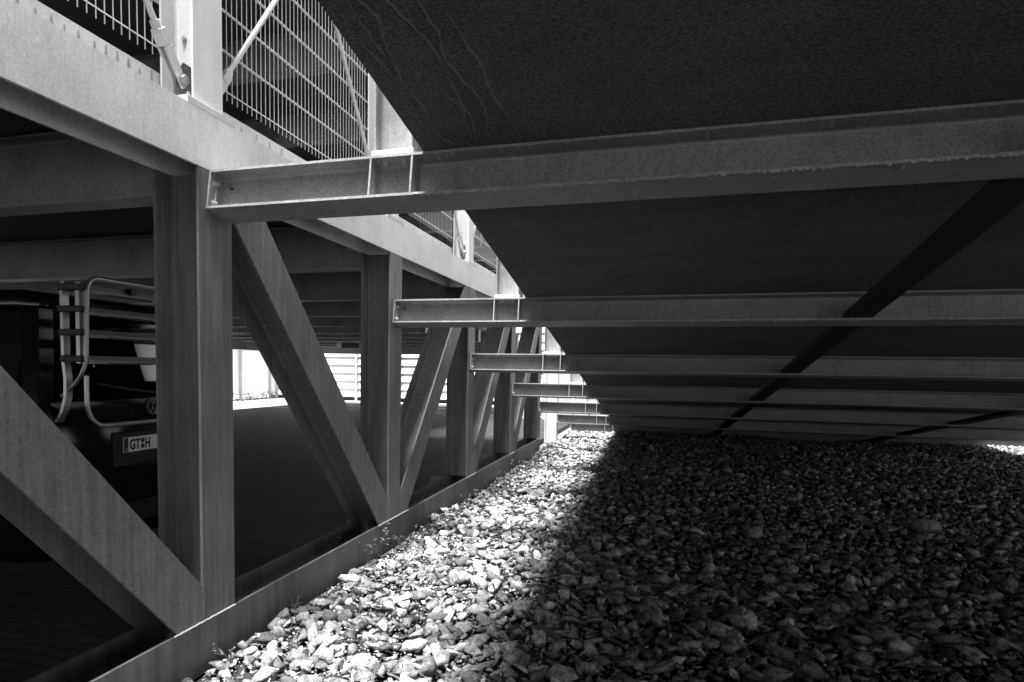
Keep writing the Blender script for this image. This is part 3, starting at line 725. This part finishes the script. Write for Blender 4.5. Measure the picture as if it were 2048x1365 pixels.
# lower U hoop against the tailgate
u = [(-.02, Yl, 1.52), (-.02, Yl, 1.36)]+[(-.02, y_, z_) for y_, z_ in arc(Yl+.15, bot+.15, .15, 180, 270)]+[(-.02, y_, z_) for y_, z_ in arc(Yr-.15, bot+.15, .15, 270, 360)]+[(-.02, Yr, 1.36), (-.02, Yr, 1.52)]
MB().tube(u, .0155, 10).build('lower_hoop', 'alu', rk, smooth=True)
for k, z in enumerate((2.085, 1.942, 1.795, 1.625)):
    mb = MB().extr([(-.03, -.022), (.028, -.026), (.034, -.004), (.018, .026), (-.022, .026), (-.034, .0)], (-.05, Yl-.0, z), (1, 0, 0), (0, 0, 1), (0, Yr-Yl, 0)); mb.build('wheel_rail', 'alu', rk)
    MB().box(-.055, -.02, Yl+.18, Yl+.6, z-.03, z-.013).build('strap_block', 'plastic', rk)
for y in (-.12, -.02): MB().tube([(-.02, y, 2.06), (-.015, y+.10, 1.64)], .006, 6).build('holding_arm', 'alu', rk)
MB().cyl((-.03, -.42, 2.10), (.03, -.42, 2.10), .024, 10).build('knob', 'plastic', rk)

# ------------------------------------------------------------------ weeds, litter
def plant(loc, label, stems, hgt, lsz, lm='leaf', rz=0, spread=.06, seed=1):
    rr = random.Random(seed); r = thing('weed', loc, label, 'plant', 'weeds growing at the bottom chord')
    for k in range(stems):
        a_ = rr.uniform(0, 6.28); h = hgt*rr.uniform(.6, 1.1); dx, dy = math.cos(a_)*spread*rr.uniform(.3, 1.6), math.sin(a_)*spread*rr.uniform(.3, 1.6)
        pts = [(0, 0, 0), (dx*.3, dy*.3, h*.5), (dx, dy, h*.9), (dx*1.6, dy*1.6, h)]
        MB().tube(pts, [.0018, .0015, .0012, .0008], 5).build('stem', 'leaf', r)
        lf = MB()
        for j in range(5):
            t_ = .45+.12*j; p = Vector((dx*t_*1.2, dy*t_*1.2, h*t_)); b_ = rr.uniform(0, 6.28); dd = Vector((math.cos(b_), math.sin(b_), rr.uniform(-.2, .6)))*lsz*rr.uniform(.6, 1.2)
            sd_ = dd.cross(Vector((0, 0, 1))).normalized()*lsz*.28; m_ = p+dd*.5+Vector((0, 0, .004))
            lf.add([p, m_-sd_, p+dd, m_+sd_], [(0, 1, 2, 3)])
        lf.build('leaf_cluster', lm, r)
    return r
plant((-2.42, 4.60, .13), 'small weed with round pale leaves growing behind the bottom chord', 3, .20, .03, 'palel', seed=3)
plant((-2.20, 4.80, .02), 'wiry weed against the chord just left of the second column foot', 6, .20, .035, 'leaf', seed=5, spread=.10)
plant((-2.20, 5.12, .02), 'thin stem hooked over the bottom chord at the second column foot', 2, .25, .05, 'palel', seed=8, spread=.03)
plant((-2.18, 5.42, .02), 'small leafy tuft beside the chord right of the second column foot', 6, .10, .03, 'leaf', seed=11)
plant((-2.20, 3.66, .02), 'tiny sprouting tuft at the chord edge near the picture bottom', 4, .09, .02, 'leaf', seed=13)
plant((-2.17, 2.95, .02), 'low grassy sprout at the chord edge right of the nearest column', 5, .08, .02, 'palel', seed=17)
plant((-2.18, 10.4, .02), 'long bent grass stem leaning on the chord near its far end', 3, .26, .05, 'palel', seed=19, spread=.12)
v, f2 = leaf_cloud(1500, lambda: (-2.15+abs(rng.normal(0, .16)), rng.uniform(4.5, 13), .03+abs(rng.normal(0, .05))), .022)
tag(tri_mesh('ground_cover', v, f2, np.full(len(v), .6), 'leaf'), 'sparse small-leaved ground cover creeping from the chord over the stones', 'ground cover', kind='stuff')
def litter_pos():
    y = rng.uniform(.9, 9); x = rng.uniform(-2.15, min(6, 1.5+y*.6)); return (x, y, gz(x, y)+rng.uniform(.01, .05))
v, f2 = leaf_cloud(5200, litter_pos, .016)
tag(tri_mesh('leaf_litter', v, f2, np.repeat(rng.uniform(.3, 1.6, len(v)//4), 4), 'litter'), 'dry leaf scraps scattered between the stones', 'leaf litter', kind='stuff')
tw = MB()
for k in range(260):
    x, y, z = litter_pos(); a_ = rng.uniform(0, 6.28); l = rng.uniform(.03, .11)
    tw.tube([(x, y, z+.01), (x+math.cos(a_)*l*.5, y+math.sin(a_)*l*.5, z+.018), (x+math.cos(a_+.3)*l, y+math.sin(a_+.3)*l, z+.008)], .0012, 4)
tag(tw.build('twigs', 'litter'), 'thin dry twigs lying between the stones', 'twigs', kind='stuff')
# the curled dead leaf
lf = MB(); pts = []
for k in range(11):
    a_ = 2*math.pi*k/11; r_ = .13 if k % 2 == 0 else .055
    pts.append((r_*math.cos(a_), r_*math.sin(a_)*.8, .05*abs(math.cos(a_*1.5))+.02*math.sin(a_*3)))
lf.add(pts+[(0, 0, .075)], [(k, (k+1) % 11, 11) for k in range(11)])
o = lf.build('dead_leaf', 'dry'); o.location = (-1.43, 8.0, .06); o.rotation_euler = (rad(20), rad(-15), .5)
tag(o, 'large curled brown dead leaf lying on the bright stones', 'leaf')
def bigstone(loc, s_, flat, label, tone, seed, rot):
    global rng
    V_, F_ = hull(18, flat); o = tri_mesh('stone', V_*s_, F_, np.full(len(V_), tone), 'stone'); o.location = loc; o.rotation_euler = rot
    return tag(o, label, 'stone')
bigstone((-1.60, 5.9, .05), .13, .35, 'flat dark stone lying among bright stones, left of the shadow edge', .35, 1, (.2, .3, .5))
bigstone((2.67, 7.8, .06), .17, .55, 'largest pale boulder-like stone in the shaded gravel at the right', 1.0, 2, (0, .1, .2))
bigstone((.94, 6.86, .07), .10, .9, 'pointed triangular stone standing up in the shaded gravel', 1.1, 3, (.3, .2, .9))
bigstone((-1.90, 3.56, .06), .075, .8, 'rounded dark stone among the bright stones near the picture bottom', .45, 4, (0, 0, .3))
